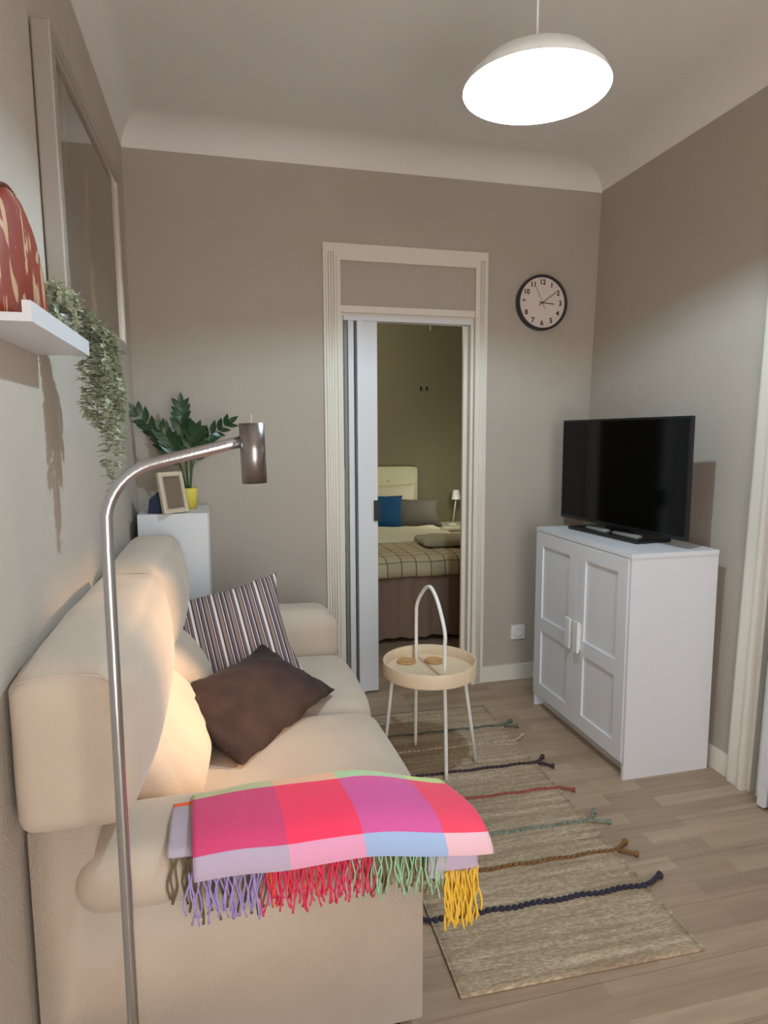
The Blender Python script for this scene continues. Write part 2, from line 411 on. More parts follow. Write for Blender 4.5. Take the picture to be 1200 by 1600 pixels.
def ribbed_leaf(x0, x1, y0, y1, z1=2.01, tilt=0, ribs=True):
    bm = boxes((x0, x1, y0, y1, .012, z1))
    return bm
struct('door_leaf', boxes((1.045, 1.073, -.004, .115, .012, 2.012)), M['white_foil'], d1, bevel=.005)
struct('door_leaf', boxes((1.086, 1.112, -.036, .10, .012, 2.012)), M['white_foil'], d1, bevel=.005)
struct('door_leaf', boxes((1.118, 1.199, .0, .022, .012, 2.012), (1.118, 1.126, -.006, 0, .012, 2.012)), M['white_foil'], d1, bevel=.003)
struct('hinge_strip', boxes((1.027, 1.045, .02, .03, .012, 2.012), (1.073, 1.086, .04, .05, .012, 2.012), (1.112, 1.118, .03, .04, .012, 2.012)), M['grey_plastic'], d1)
lt = struct('latch', boxes((1.176, 1.206, -.014, .03, .965, 1.075)), M['dark'], d1, bevel=.004); lt['label'] = 'dark latch plate'
keep(d1)

# ---- right-hand doorway with its own folding door
d2 = empty('door_2', (2.4, -1.8, 0)); d2['kind'] = 'structure'; d2['label'] = 'cream door casing and folding door at the right edge'
bm = bmesh.new()
for (a, b, d) in ((-1.262, -1.245, .016), (-1.325, -1.262, .026), (-1.345, -1.325, .034)):
    box(bm, XR-d, XR, a, b, 0, 2.39)
for (a, b, d) in ((-2.35, -2.33, .016), (-2.33, -2.27, .026), (-2.27, -2.25, .034)):
    box(bm, XR-d, XR, a, b, 0, 2.39)
box(bm, XR-.026, XR, -2.25, -1.345, 2.305, 2.39)
struct('door_casing', bm, M['white_wood'], d2, bevel=.003, lean=True)
struct('jamb_lining', boxes((XR-.005, XR+.13, -1.36, -1.345, 0, 2.3), (XR-.005, XR+.13, -2.25, -2.235, 0, 2.3), (XR-.005, XR+.13, -2.235, -1.36, 2.285, 2.3)), M['white_wood'], d2, lean=True)
for k, (ya, xa) in enumerate(((-1.405, -.02), (-1.455, -.062), (-1.505, -.055), (-1.55, -.05))):
    struct('door_leaf', boxes((XR+xa, XR+.11, ya-.03, ya, .012, 2.26)), M['white_foil'], d2, bevel=.006, lean=True)
struct('hinge_strip', boxes((XR+.03, XR+.04, -1.55, -1.36, .012, 2.26)), M['grey_plastic'], d2, lean=True)
keep(d2)

# ================================================================== SOFA
sofa = thing('sofa', 'beige suede two-seat sofa with high back along the left wall', 'sofa', (.42, -1.24, 0))
S = M['suede']
YN, YF = -2.07, -.40
for (ya, yb, nm) in ((YN, -1.85, 1), (-.60, YF, 2)):
    bm = bmesh.new()      # L-shaped side panel, higher at the back
    prof = [(.0, .06), (.81, .06), (.81, .47), (.80, .50), (.12, .50), (.115, .64), (.10, .652), (.0, .652)]
    a = [bm.verts.new((x, ya, z)) for x, z in prof]; b = [bm.verts.new((x, yb, z)) for x, z in prof]
    bm.faces.new(a); bm.faces.new(b[::-1])
    for i in range(len(prof)):
        j = (i+1) % len(prof); bm.faces.new((a[i], b[i], b[j], a[j]))
    obj('side_panel', bm, S, sofa, smooth=True, bevel=.018, seg=4)
obj('back_panel', B1(.0, .11, -1.85, -.60, .06, .66), S, sofa, bevel=.02, smooth=True)
obj('front_panel', B1(.72, .795, -1.85, -.60, .06, .30), S, sofa, bevel=.015, smooth=True)
# padded arms
def arm_fn(p):
    t = max(0, (p.x-.62)/.26)
    p.z -= .035*t*t
    return p
o = obj('arm_pad', soft_box(.075, .865, -2.112, -1.845, .455, .590, .066, (.0, .0, .006), wr=.006, seed=2, fn=arm_fn), M['suede_light'], sofa, smooth=True)
o = obj('arm_pad', soft_box(.09, .868, -.625, -.385, .38, .650, .085, (.015, .0, .008), wr=.004, seed=5), S, sofa, smooth=True)
for (ya, yb, sd) in ((-1.842, -1.243, 1), (-1.233, -.632, 9)):
    c = obj('seat_cushion', soft_box(.12, .885, ya, yb, .30, .475, .06, (.02, .0, .022), wr=.005, seed=sd), S, sofa, smooth=True)
    bm = bmesh.new(); tube(bm, smooth_path([(.80, ya+.006, .44), (.872, ya+.03, .40), (.885, (ya+yb)/2, .395), (.872, yb-.03, .40), (.80, yb-.006, .44)]), .0035, 6)
    obj('piping', bm, M['piping'], c, smooth=True)
# upper back cushions (headrests)
def up_fn(p):
    t = (p.z-.66)/.34
    p.x = p.x*(1-.05*t) if p.x > .1 else max(p.x, .0)
    return p
for (ya, yb, sd) in ((-2.155, -1.25, 3), (-1.24, -.44, 8)):
    c = obj('back_cushion', soft_box(.0, .205, ya, yb, .682, .995, .042, (.055, .0, .03), wr=.006, seed=sd, fn=up_fn), S, sofa, smooth=True)
    yy = ya+.010; bm = bmesh.new()
    tube(bm, smooth_path([(.020, yy+.01, .980), (.045, yy, .988), (.10, yy-.001, .991), (.155, yy, .986), (.182, yy, .968), (.192, yy, .93), (.198, yy, .86)]), .0022, 6)
    obj('piping', bm, M['piping'], c, smooth=True)
# lumbar cushions
for (ya, yb, sd) in ((-1.845, -1.25, 4), (-1.24, -.64, 6)):
    obj('lumbar_cushion', soft_box(.10, .315, ya, yb, .46, .76, .095, (.040, .0, .012), wr=.007, seed=sd, fn=lambda p: Vector((.10+(p.x-.10)*(1-.75*max(0, min(1, (p.z-.46)/.30))**2.2), p.y, p.z))), S, sofa, smooth=True)
for x, y in ((.72, -2.0), (.72, -.45), (.07, -2.0), (.07, -.45)):
    obj('leg', B1(x-.045, x+.045, y-.035, y+.035, 0, .062), M['black_plastic'], sofa, bevel=.004)
keep(sofa)

# ---- cushions on the sofa
st = cushion(.52, .46, .15, wr=.004, seed=3, pinch=.12)
o = obj('cushion', st, M['stripe'], smooth=True)
tag(o, 'square striped cushion in plum, white and taupe leaning on the far sofa arm', 'cushion')
STR = frame_mat((.385, -.875, .632), (.39, .03, .075), (-.10, .26, .34)); o.matrix_world = STR
st2 = cushion(.58, .33, .13, n=34, wr=.010, seed=11, pinch=.02)
o = obj('cushion', st2, M['brown_fur'], smooth=True)
tag(o, 'dark brown plush rectangular cushion lying against the striped one', 'cushion')
BRN = frame_mat((.468, -1.30, .568), (.30, .41, 0), (-.16, .20, .085)); o.matrix_world = BRN

# ================================================================== BLANKET on the near arm
bl = thing('throw_blanket', 'folded checked fringed throw in pink, red and purple over the near sofa arm', 'blanket', (.6, -2.0, .66))
def bm_mat(n, c): return mat('throw_'+n, c, .95, bump=.25, bscale=300, sheen=.2)
cols = {'rose': (222, 74, 124), 'hotpink': (255, 66, 104), 'purple': (222, 96, 164), 'coral': (248, 78, 108), 'sage': (196, 204, 160), 'peach': (240, 190, 160),
        'mint': (178, 216, 172), 'lime': (202, 226, 150), 'lavender': (196, 180, 206), 'pink': (238, 168, 204), 'sky': (168, 194, 236), 'shell': (242, 200, 214), 'orange': (248, 112, 50), 'grey_lilac': (190, 180, 196)}
CM = {k: bm_mat(k, v) for k, v in cols.items()}
ck = list(cols)
def sstep(a, b, x):
    t = max(0, min(1, (x-a)/(b-a))); return t*t*(3-2*t)
def sheet(name, xl, xr, path, rows, colb, parent, nx=60, th=.012, off=0, seed=0, drop=True, wav=.004):
    """cloth: path = list of (y,z) from far edge to hem; rows = list of (s_end, palette); colb = x fractions"""
    pts = smooth_path([(0, y, z) for y, z in path], 8); ns = len(pts)
    L_ = [0]
    for a, b in zip(pts, pts[1:]): L_.append(L_[-1]+(b-a).length)
    tot = L_[-1]; bm = bmesh.new(); G = []
    for j in range(ns):
        s = L_[j]/tot; row = []
        a, b = xl(s), xr(s)
        for i in range(nx+1):
            f = i/nx; x = a+(b-a)*f
            nn = noise.noise(Vector((x*7+seed, s*3, seed)))
            y = pts[j].y+(nn*wav*1.2 if s > .45 else 0); z = pts[j].z+nn*wav
            if drop:
                z -= (.058-.028*s)*sstep(.66, .95, x)+.012*sstep(.45, .30, x)*(1-s)
                z += -.014*s*sstep(.30, .95, x)
                y += .0
            row.append(bm.verts.new((x, y, z+off)))
        G.append(row)
    bm.faces.ensure_lookup_table()
    used = []
    for j in range(ns-1):
        s = (L_[j]+L_[j+1])/2/tot
        pal = next(p for e, p in rows if s <= e+1e-6)
        for i in range(nx):
            f = (i+.5)/nx
            k = sum(1 for q in colb if f > q)
            fc = bm.faces.new((G[j][i], G[j+1][i], G[j+1][i+1], G[j][i+1]))
            fc.material_index = ck.index(pal[min(k, len(pal)-1)])
    me = bpy.data.meshes.new(name); bm.normal_update(); bm.to_mesh(me); bm.free()
    o = link(name, me, [CM[k] for k in ck], parent, True)
    md = o.modifiers.new('thickness', 'SOLIDIFY'); md.thickness = th; md.offset = 1
    return o
XBL = lambda s: .302+.012*s
XBR = lambda s: .890+.052*s
main_path = [(-1.905, .590), (-1.925, .604), (-1.97, .613), (-2.05, .617), (-2.108, .612), (-2.140, .592), (-2.152, .574), (-2.154, .560)]
sheet('cloth', XBL, XBR, main_path,
      [(.22, ['sage', 'peach', 'mint', 'lime']), (.86, ['rose', 'hotpink', 'purple', 'coral']), (1, ['lavender', 'pink', 'sky', 'shell'])], (.30, .545, .835), bl, seed=1)
sheet('cloth', lambda s: .262, lambda s: .33, [(-1.90, .588), (-1.93, .600), (-1.99, .604), (-2.05, .604), (-2.10, .598), (-2.118, .585)],
      [(.25, ['orange']), (1, ['grey_lilac'])], (), bl, nx=10, th=.006, seed=4)
sheet('cloth', lambda s: .80, lambda s: .915, [(-2.128, .57), (-2.134, .54), (-2.136, .52), (-2.136, .49)], [(1, ['lavender'])], (), bl, nx=12, th=.006, seed=6)
def fringe(n, cname, rgb, x0, x1, z0, z1, y=-2.143, rr=.0021, count=20, parent=bl):
    bm = bmesh.new(); rnd = random.Random(n); count = int(count*1.35); rr *= .9
    for k in range(count):
        x = x0+(x1-x0)*(k+.5*rnd.random()+.25)/count
        zt = z0(x) if callable(z0) else z0; zb = (z1(x) if callable(z1) else z1)+rnd.uniform(-.018, .02)
        yy = y+rnd.uniform(-.006, .008); dx = rnd.uniform(-.012, .012); pts = []
        for q in range(6):
            t = q/5; pts.append((x+dx*t+.004*sin(t*7+k*1.7), yy+.003*sin(t*5+k), zt+(zb-zt)*t))
        tube(bm, smooth_path(pts, 2), [rr*rnd.uniform(.8, 1.1)]*10+[rr*1.3], 6)
    o = obj('fringe', bm, mat('fringe_'+cname, rgb, .9), parent, smooth=True); o['kind'] = 'stuff'; o['label'] = cname.replace('_', ' ')+' twisted fringe strands'
HEM = lambda x: .570-.014*sstep(.30, .95, x)-.030*sstep(.70, .95, x)
LOW = lambda x: HEM(x)-.105
fringe(1, 'brown', (120, 106, 84), .266, .325, .588, .490, y=-2.124, count=7, rr=.0026)
fringe(2, 'violet', (176, 160, 222), .30, .45, HEM, LOW, count=24)
fringe(3, 'brown', (118, 104, 84), .32, .46, HEM, lambda x: LOW(x)-.006, y=-2.133, count=14, rr=.0026)
fringe(4, 'pink', (236, 66, 110), .45, .68, HEM, LOW, count=44)
fringe(5, 'orange', (248, 104, 72), .45, .68, HEM, lambda x: LOW(x)+.01, y=-2.133, count=26)
fringe(6, 'mint', (168, 214, 178), .62, .845, HEM, lambda x: LOW(x)-.004, count=26)
fringe(7, 'olive', (146, 134, 96), .68, .85, HEM, LOW, y=-2.133, count=22, rr=.0026)
fringe(8, 'yellow', (240, 200, 76), .835, .915, .475, .352, y=-2.143, count=24, rr=.0027)
fringe(9, 'yellow', (232, 190, 66), .84, .912, .475, .36, y=-2.134, count=18, rr=.0027)
keep(bl)

# ================================================================== FLOOR LAMP
LY = -2.30; PX = .213
lamp = thing('floor_lamp', 'brushed steel arc reading lamp with small cylinder shade in front of the sofa', 'lamp', (PX, LY, 0))
CH = M['chrome']
bm = lathe(bmesh.new(), [(0, 0), (.125, 0), (.13, .004), (.13, .014), (.125, .018), (.02, .020), (.012, .034), (0, .034)], 48, (PX, LY, 0))
obj('base', bm, CH, lamp, smooth=True)
arc = [(PX, LY, .03), (PX, LY, .6), (PX, LY, 1.22)]
cx, cz, R_ = PX+.085, 1.29, .085
path = [(PX, LY, .02), (PX, LY, .5), (PX, LY, 1.0), (PX, LY, 1.25)]
path = [Vector(p) for p in path]
for k in range(1, 11):
    a = radians(180-k*8); path.append(Vector((PX+.10+.10*cos(a), LY, 1.285+.10*sin(a))))
for k in range(1, 7):
    t = k/6; path.append(path[13].lerp(Vector((.424, LY, 1.414)), t) if k == 6 else path[13].lerp(Vector((.424, LY, 1.414)), t))
obj('pole', tube(bmesh.new(), path, .0095, 24), CH, lamp, smooth=True)
sh = Matrix.Translation((.443, LY, 1.395)) @ Matrix.Rotation(radians(-1.5), 4, 'Y')
bm = lathe(bmesh.new(), [(.0185, -.049), (.0205, -.049), (.0205, .049), (.0185, .049), (.0185, .04), (.0185, -.049)], 40); bmesh.ops.transform(bm, matrix=sh, verts=bm.verts)
o = obj('lamp_shade', bm, M['shade_steel'], lamp, smooth=True)
bm = lathe(bmesh.new(), [(0, .030), (.018, .030), (.018, .034), (0, .034)], 24); bmesh.ops.transform(bm, matrix=sh, verts=bm.verts); obj('socket_plate', bm, M['dark'], o)
bm = lathe(bmesh.new(), [(0, -.03), (.010, -.026), (.014, -.012), (.010, .012), (.008, .030), (0, .030)], 24); bmesh.ops.transform(bm, matrix=sh, verts=bm.verts); obj('bulb', bm, M['plastic'], o, smooth=True)
obj('switch_rod', tube(bmesh.new(), [(.441, LY-.018, 1.435), (.4405, LY-.02, 1.459)], .0013, 8), M['gold_edge'], lamp)
obj('joint', tube(bmesh.new(), [(.412, LY, 1.4115), (.428, LY, 1.4135)], .0068, 16), CH, lamp, smooth=True)
keep(lamp)

# ================================================================== RUG
rug = thing('rug', 'woven jute runner rug with coloured braided stripes and tassels', 'rug', (.94, -1.988, 0))
RM = Matrix.Translation((.94, -1.988, .001)) @ Matrix.Rotation(radians(-1.4), 4, 'Z')
RW, RL = .705, 1.68
bm = bmesh.new(); nx, ny = 24, 110; top = []
for j in range(ny+1):
    row = []
    for i in range(nx+1):
        x = RW*i/nx; y = RL*j/ny
        e = .004*noise.noise(Vector((y*9, 0, 3))) if i in (0, nx) else 0
        row.append(bm.verts.new((x+e*(1 if i else -1), y, .0075+.0012*sin(y*2*pi/.0305)+.0012*noise.noise(Vector((x*30, y*60, 0))))))
    top.append(row)
for j in range(ny):
    for i in range(nx): bm.faces.new((top[j][i], top[j][i+1], top[j+1][i+1], top[j+1][i]))
border = [e for e in bm.edges if e.is_boundary]
r_ = bmesh.ops.extrude_edge_only(bm, edges=border)
for v in [g for g in r_['geom'] if isinstance(g, bmesh.types.BMVert)]: v.co.z = .0
bmesh.ops.transform(bm, matrix=RM, verts=bm.verts)
obj('mat', bm, M['rug'], rug, smooth=True)
def rm(x, y, z=0): return RM @ Vector((x, y, z))
# selvedge cords
for x in (0, RW):
    obj('edge_cord', tube(bmesh.new(), [rm(x, RL*k/60, .005+.001*(k % 2)) for k in range(61)], .0042, 6), M['rug'], rug, smooth=True)
sd = [(.262, (46, 44, 60), .0085, 'navy'), (.44, (122, 88, 50), .007, 'ochre'), (.615, (122, 134, 122), .006, 'grey green'), (.850, (150, 76, 62), .0065, 'brick red'),
      (1.055, (64, 50, 54), .0075, 'dark brown'), (1.27, (190, 168, 146), .005, 'cream'), (1.43, (92, 98, 88), .0065, 'dark green')]
for k, (y, c, r, nm) in enumerate(sd):
    r *= 1.15
    mm = mat('braid_'+nm.replace(' ', '_'), c, .95, var=.3, vscale=60, bump=.6, bscale=200)
    bm = bmesh.new(); n = 34
    for q in range(n):       # a row of plump stitches makes the braid
        a, b = rm(RW*q/n+.001, y+.003*sin(q*.9), .0085), rm(RW*(q+1)/n-.001, y+.003*sin(q*.9+.4), .0085)
        pp = [a, a.lerp(b, .15), a.lerp(b, .5), a.lerp(b, .85), b]
        tube(bm, pp, [r*.55, r*.95, r*1.0, r*.95, r*.55], 6)
    o = obj('braid', bm, mm, rug, smooth=True); o['label'] = nm+' braided stripe'
    for side in (0, 1):
        bm = bmesh.new(); s = 1 if side else -1; x0 = RW if side else 0
        rnd = random.Random(k*2+side)
        for br in range(1 if k in (0, 3, 5) else 2):
            ang = (rnd.uniform(.3, 1.0) if br == 0 else rnd.uniform(-.7, -.2))*(1 if k != 3 else -1)
            l = rnd.uniform(.065, .085)
            pts = [rm(x0, y, .009), rm(x0+s*l*.35, y+l*.3*sin(ang), .009), rm(x0+s*l*.75*cos(ang), y+l*.8*sin(ang), .010), rm(x0+s*l*cos(ang), y+l*sin(ang), .009)]
            tube(bm, smooth_path(pts, 4), [r*.7]*9+[r*.95, r*1.25, r*1.35, r*1.0], 7)
        obj('tassel', bm, mm, rug, smooth=True)
keep(rug)

# ================================================================== SIDE TABLE
TC = Vector((1.205, -.935, 0)); 
TC = Vector((1.220, -.850, 0))
tb = thing('side_table', 'round white-legged side table with birch tray top and looped carry handle', 'table', (TC.x, TC.y, 0))
TZ = .430
bm = lathe(bmesh.new(), [(0, TZ), (.186, TZ), (.191, TZ+.004), (.191, TZ+.048), (.1925, TZ+.050), (.197, TZ+.050), (.198, TZ+.048), (.198, TZ-.008), (.195, TZ-.010), (0, TZ-.010)], 72, (TC.x, TC.y, 0))
o = obj('tray', bm, M['birch'], tb, smooth=True); md = o.modifiers.new('edges', 'EDGE_SPLIT'); md.split_angle = .7
hd = Vector((.035, -.324, 0)).normalized()      # handle plane direction
pd = Vector((.92, -.30, 0)).normalized()
G = M['white_gloss']
f0 = Vector((1.248, -.995, 0)); f1 = Vector((1.213, -.668, 0))
def P3(v, z): return Vector((v.x, v.y, z))
t0 = Vector((1.243, -.977, 0)); t1 = Vector((1.206, -.700, 0))
hp = [P3(f0, .0102), P3(f0.lerp(t0, .6), .30), P3(t0, TZ+.0), P3(t0, .56), P3(t0.lerp(f0, -.08), .635), P3(t0.lerp(t1, .22), .735), P3(t0.lerp(t1, .42), .782), P3(t0.lerp(t1, .55), .787), P3(t0.lerp(t1, .72), .762), P3(t0.lerp(t1, .96), .69), P3(t1, .62), P3(t1, TZ), P3(t1.lerp(f1, .4), .30), P3(f1, .0102)]
obj('handle', tube(bmesh.new(), smooth_path(hp, 8), .0078, 14), G, tb, smooth=True)
for s in (1, -1):
    a = TC+pd*s*.155; b = TC+pd*s*.215
    if s > 0: b = Vector((1.422, -.885, 0)); a = Vector((1.362, -.885, 0))
    else: b = Vector((1.035, -.775, 0)); a = Vector((1.075, -.795, 0))
    obj('leg', tube(bmesh.new(), [P3(b, .0102), P3(a, TZ-.008)], .0078, 14), G, tb, smooth=True)
obj('brace', boxes((TC.x-.14, TC.x+.14, TC.y-.008, TC.y+.008, TZ-.022, TZ-.0105), (TC.x-.008, TC.x+.008, TC.y-.13, TC.y+.13, TZ-.022, TZ-.0105)), G, tb)
keep(tb)
for (x, y, lb) in ((1.153, -.728, 'round bamboo coaster on the tray, left of the handle'), (1.272, -.752, 'round bamboo coaster on the tray, partly behind the handle')):
    bm = lathe(bmesh.new(), [(0, 0), (.040, 0), (.0425, .0025), (.0425, .0065), (.040, .009), (.035, .009), (.034, .0075), (0, .0075)], 40)
    o = obj('coaster', bm, M['bamboo'], smooth=True); o.location = (x, y, TZ+.0005); tag(o, lb, 'coaster', 'coasters on the tray table')

# ================================================================== CABINET
cab = thing('cabinet', 'white two-door panelled cabinet under the television', 'cabinet', (2.16, -.757, 0))
X0, X1, CY0, CY1 = 1.958, 2.368, -1.162, -.352
W = M['white']
obj('top', B1(X0-.0, X1, CY0-.0, CY1, .932, .950), W, cab, bevel=.002)
obj('side', boxes((X0+.004, X1, CY0+.003, CY0+.019, .0, .932)), W, cab, bevel=.001)
obj('side', boxes((X0+.004, X1, CY1-.019, CY1-.003, .0, .932)), W, cab, bevel=.001)
obj('carcass', boxes((X0+.022, X1-.004, CY0+.019, CY1-.019, .068, .084), (X1-.012, X1-.004, CY0+.019, CY1-.019, .084, .932), (X0+.022, X1-.012, CY0+.019, CY1-.019, .49, .506)), W, cab)
obj('plinth', boxes((X0+.05, X0+.066, CY0+.019, CY1-.019, 0, .068)), W, cab)
ym = (CY0+CY1)/2
for (ya, yb, hy) in ((CY0+.020, ym-.0015, ym-.035), (ym+.0015, CY1-.004, ym+.035)):
    bm = bmesh.new(); fr = .068; z0, z1 = .070, .929; zm = .445
    box(bm, X0, X0+.019, ya, ya+fr, z0, z1); box(bm, X0, X0+.019, yb-fr, yb, z0, z1)
    for (a, b) in ((z0, z0+fr), (zm-fr/2+.01, zm+fr/2+.01), (z1-fr, z1)): box(bm, X0, X0+.019, ya+fr, yb-fr, a, b)
    dr = obj('door', bm, W, cab, bevel=.0015, seg=1)
    for (a, b) in ((z0+fr, zm-fr/2+.01), (zm+fr/2+.01, z1-fr)):
        obj('door_panel', B1(X0+.009, X0+.016, ya+fr, yb-fr, a, b), W, dr)
    obj('door_handle', boxes((X0-.022, X0-.010, hy-.019, hy+.019, .430, .572), (X0-.010, X0, hy-.012, hy+.012, .440, .562)), M['plastic'], dr, bevel=.002)
obj('hook', boxes((X0+.002, X0+.012, CY1-.004, CY1+.012, .15, .165)), W, cab)
keep(cab)

# ================================================================== TELEVISION
TVn, TVf = Vector((2.235, -1.135)), Vector((2.165, -.235))
tvx = (TVf-TVn).normalized(); TW, TH, TB = .895, .512, .985
TVM = frame_mat(((TVn.x+TVf.x)/2, (TVn.y+TVf.y)/2, TB), (-tvx.x, -tvx.y, 0), (0, 0, 1))   # local +y ... screen faces -x side
tv = thing('television', 'black flat-screen television on a stand on the white cabinet', 'television')
tv.location = (2.2, -.70, .951)
def tvo(name, bm, m, parent=None, **kw):
    bmesh.ops.transform(bm, matrix=TVM, verts=bm.verts); return obj(name, bm, m, parent or tv, **kw)
# local x = towards camera (near end), y = z × x
yd = Vector((0, 0, 1)).cross(Vector((-tvx.x, -tvx.y, 0))); sgn = -1 if yd.x > 0 else 1   # direction of the screen normal along local y
def yr(a, b): return tuple(sorted((a*sgn, b*sgn)))
tvo('housing', boxes((-TW/2, TW/2, *yr(-.012, .004), 0, TH), (-TW/2+.12, TW/2-.12, *yr(-.045, -.012), .03, TH-.12)), M['black_plastic'], bevel=.003)
tvo('screen', boxes((-TW/2+.010, TW/2-.010, *yr(.004, .0055), .016, TH-.010)), M['screen'])
tvo('bezel', boxes((-TW/2, TW/2, *yr(.004, .0075), 0, .016), (-TW/2, TW/2, *yr(.004, .0075), TH-.010, TH), (-TW/2, -TW/2+.010, *yr(.004, .0075), .016, TH-.010), (TW/2-.010, TW/2, *yr(.004, .0075), .016, TH-.010)), M['black_plastic'])
tvo('neck', boxes((-.09, .09, *yr(-.03, -.008), .016-.985+.951+.0, .06)), M['black_plastic'], bevel=.004)
bm = B1(-.24, .27, *yr(-.085, .105), -.0345, -.018)
tvo('stand', bm, M['black_plastic'], bevel=.007, seg=3)
keep(tv)
for (lx, ly, rz, ln, lb) in ((.165, .070, .03, .165, 'grey remote control at the near end of the television stand'), (-.03, .078, -.02, .155, 'grey remote control further back on the television stand')):
    rc = thing('remote_control', lb, 'remote control', group='remotes on the television stand')
    mm = TVM @ Matrix.Translation((lx, ly*sgn, -.0178)) @ Matrix.Rotation(rz, 4, 'Z')
    bm = B1(-ln/2, ln/2, -.021, .021, 0, .016); bmesh.ops.bevel(bm, geom=[e for e in bm.edges], offset=.006, segments=3, affect='EDGES'); bmesh.ops.transform(bm, matrix=mm, verts=bm.verts)
    obj('body', bm, M['grey_plastic'], rc, smooth=True)
    bm = bmesh.new()
    for a in range(7):
        for b in range(3): lathe(bm, [(0, .0168), (.003, .0168), (.003, .0155)], 8, (-ln/2+.03+a*.016, -.012+b*.012, 0))
    bmesh.ops.transform(bm, matrix=mm, verts=bm.verts)
    o = obj('buttons', bm, M['black_plastic'], rc); o['kind'] = 'stuff'
    p = mm.translation.copy(); rc.location = p; keep(rc)

# ================================================================== CLOCK
CC = Vector((2.128, 0, 2.143)); CR = .148
clk = thing('wall_clock', 'round wall clock with black rim and numerals on the back wall', 'clock', (CC.x, 0, CC.z))
RX = Matrix.Translation(CC) @ Matrix.Rotation(pi/2, 4, 'X')      # local z -> -y
def ck_(name, bm, m, parent=clk, **kw):
    bmesh.ops.transform(bm, matrix=RX, verts=bm.verts); return obj(name, bm, m, parent, **kw)
ck_('rim', lathe(bmesh.new(), [(0, .001), (CR, .001), (CR, .034), (CR-.003, .038), (CR-.009, .038), (CR-.013, .030), (CR-.013, .02)], 72), M['clock_rim'], smooth=True)
ck_('dial', lathe(bmesh.new(), [(CR-.012, .020), (CR-.012, .024), (0, .024)], 64), M['clock_face'])
def text_mesh(s, size, bold=.0):
    cu = bpy.data.curves.new('numeral', 'FONT'); cu.body = s; cu.size = size; cu.align_x = 'CENTER'; cu.align_y = 'CENTER'; cu.extrude = .0003; cu.offset = bold
    o = bpy.data.objects.new('numeral', cu); COL.objects.link(o); bpy.context.view_layer.update()
    me = bpy.data.meshes.new_from_object(o.evaluated_get(bpy.context.evaluated_depsgraph_get())); COL.objects.unlink(o); bpy.data.objects.remove(o)
    bm = bmesh.new(); bm.from_mesh(me); return bm
for k in range(1, 13):
    a = radians(90-30*k); bm = text_mesh(str(k), .037, .0011)
    bmesh.ops.translate(bm, vec=(cos(a)*.109, sin(a)*.109, .0246), verts=bm.verts)
    ck_('numeral', bm, M['ink'])
def hand(name, deg, l, tail, w_, z):
    bm = B1(-w_/2, w_/2, -tail, l, z, z+.0008)
    bmesh.ops.transform(bm, matrix=Matrix.Rotation(-radians(deg), 4, 'Z'), verts=bm.verts); ck_(name, bm, M['ink'])
hand('hour_hand', 94, .070, .020, .0045, .0262); hand('minute_hand', 54, .100, .026, .0035, .0272); hand('second_hand', 334, .092, .040, .0014, .0282)
ck_('hub', lathe(bmesh.new(), [(.004, .025), (.004, .0295), (0, .0295)], 16), M['ink'])
keep(clk)

# ---- wall socket
sk = thing('wall_socket', 'white wall socket above the baseboard beside the cabinet', 'socket', (2.031, 0, .283))
obj('plate', B1(1.990, 2.073, -.010, 0, .242, .325), M['plastic'], sk, bevel=.003)
bm = lathe(bmesh.new(), [(.029, 0), (.029, .003), (.0215, .003), (.0195, -.0), (.0195, -.008), (0, -.008)], 32)
bmesh.ops.transform(bm, matrix=Matrix.Translation((2.031, -.0105, .283)) @ Matrix.Rotation(pi/2, 4, 'X'), verts=bm.verts)
obj('outlet', bm, M['plastic'], sk, smooth=True)
bm = bmesh.new()
for dx in (-.0095, .0095): tube(bm, [(2.031+dx, -.0022, .283), (2.031+dx, -.0042, .283)], .0025, 10)
obj('contact_holes', bm, M['dark'], sk)
keep(sk)

# ================================================================== PENDANT LAMP
pl = thing('pendant_lamp', 'white dome pendant lamp glowing brightly under the ceiling', 'lamp', (PEND.x, PEND.y, PEND.z))
bm = lathe(bmesh.new(), [(.200, 0), (.188, .022), (.152, .057), (.102, .086), (.05, .101), (0, .105)], 72, PEND)
lathe(bm, [(.200, 0), (.2015, .001), (.190, .024), (.154, .060), (.103, .089), (.05, .104), (0, .108)], 72, PEND)
obj('lamp_shade', bm, M['white_gloss'], pl, smooth=True)
bm = lathe(bmesh.new(), [(0, .090), (.026, .090), (.030, .093), (.030, .096), (.012, .102)], 32, PEND+Vector((0, 0, 0)))
b_ = obj('bulb', bm, M['bulb'], pl, smooth=True); b_.visible_shadow = True
obj('bulb_holder', lathe(bmesh.new(), [(.024, .100), (.022, .120), (.008, .132), (0, .132)], 24, PEND), M['white_gloss'], pl, smooth=True)
obj('cord', tube(bmesh.new(), [PEND+Vector((0, 0, .13)), Vector((PEND.x, PEND.y, ZC-.02))], .0035, 10), M['white_gloss'], pl, smooth=True)
obj('ceiling_rose', lathe(bmesh.new(), [(0, ZC-.03), (.02, ZC-.03), (.045, ZC-.018), (.05, ZC), (0, ZC)], 32, (PEND.x, PEND.y, 0)), M['white_gloss'], pl, smooth=True)
keep(pl)

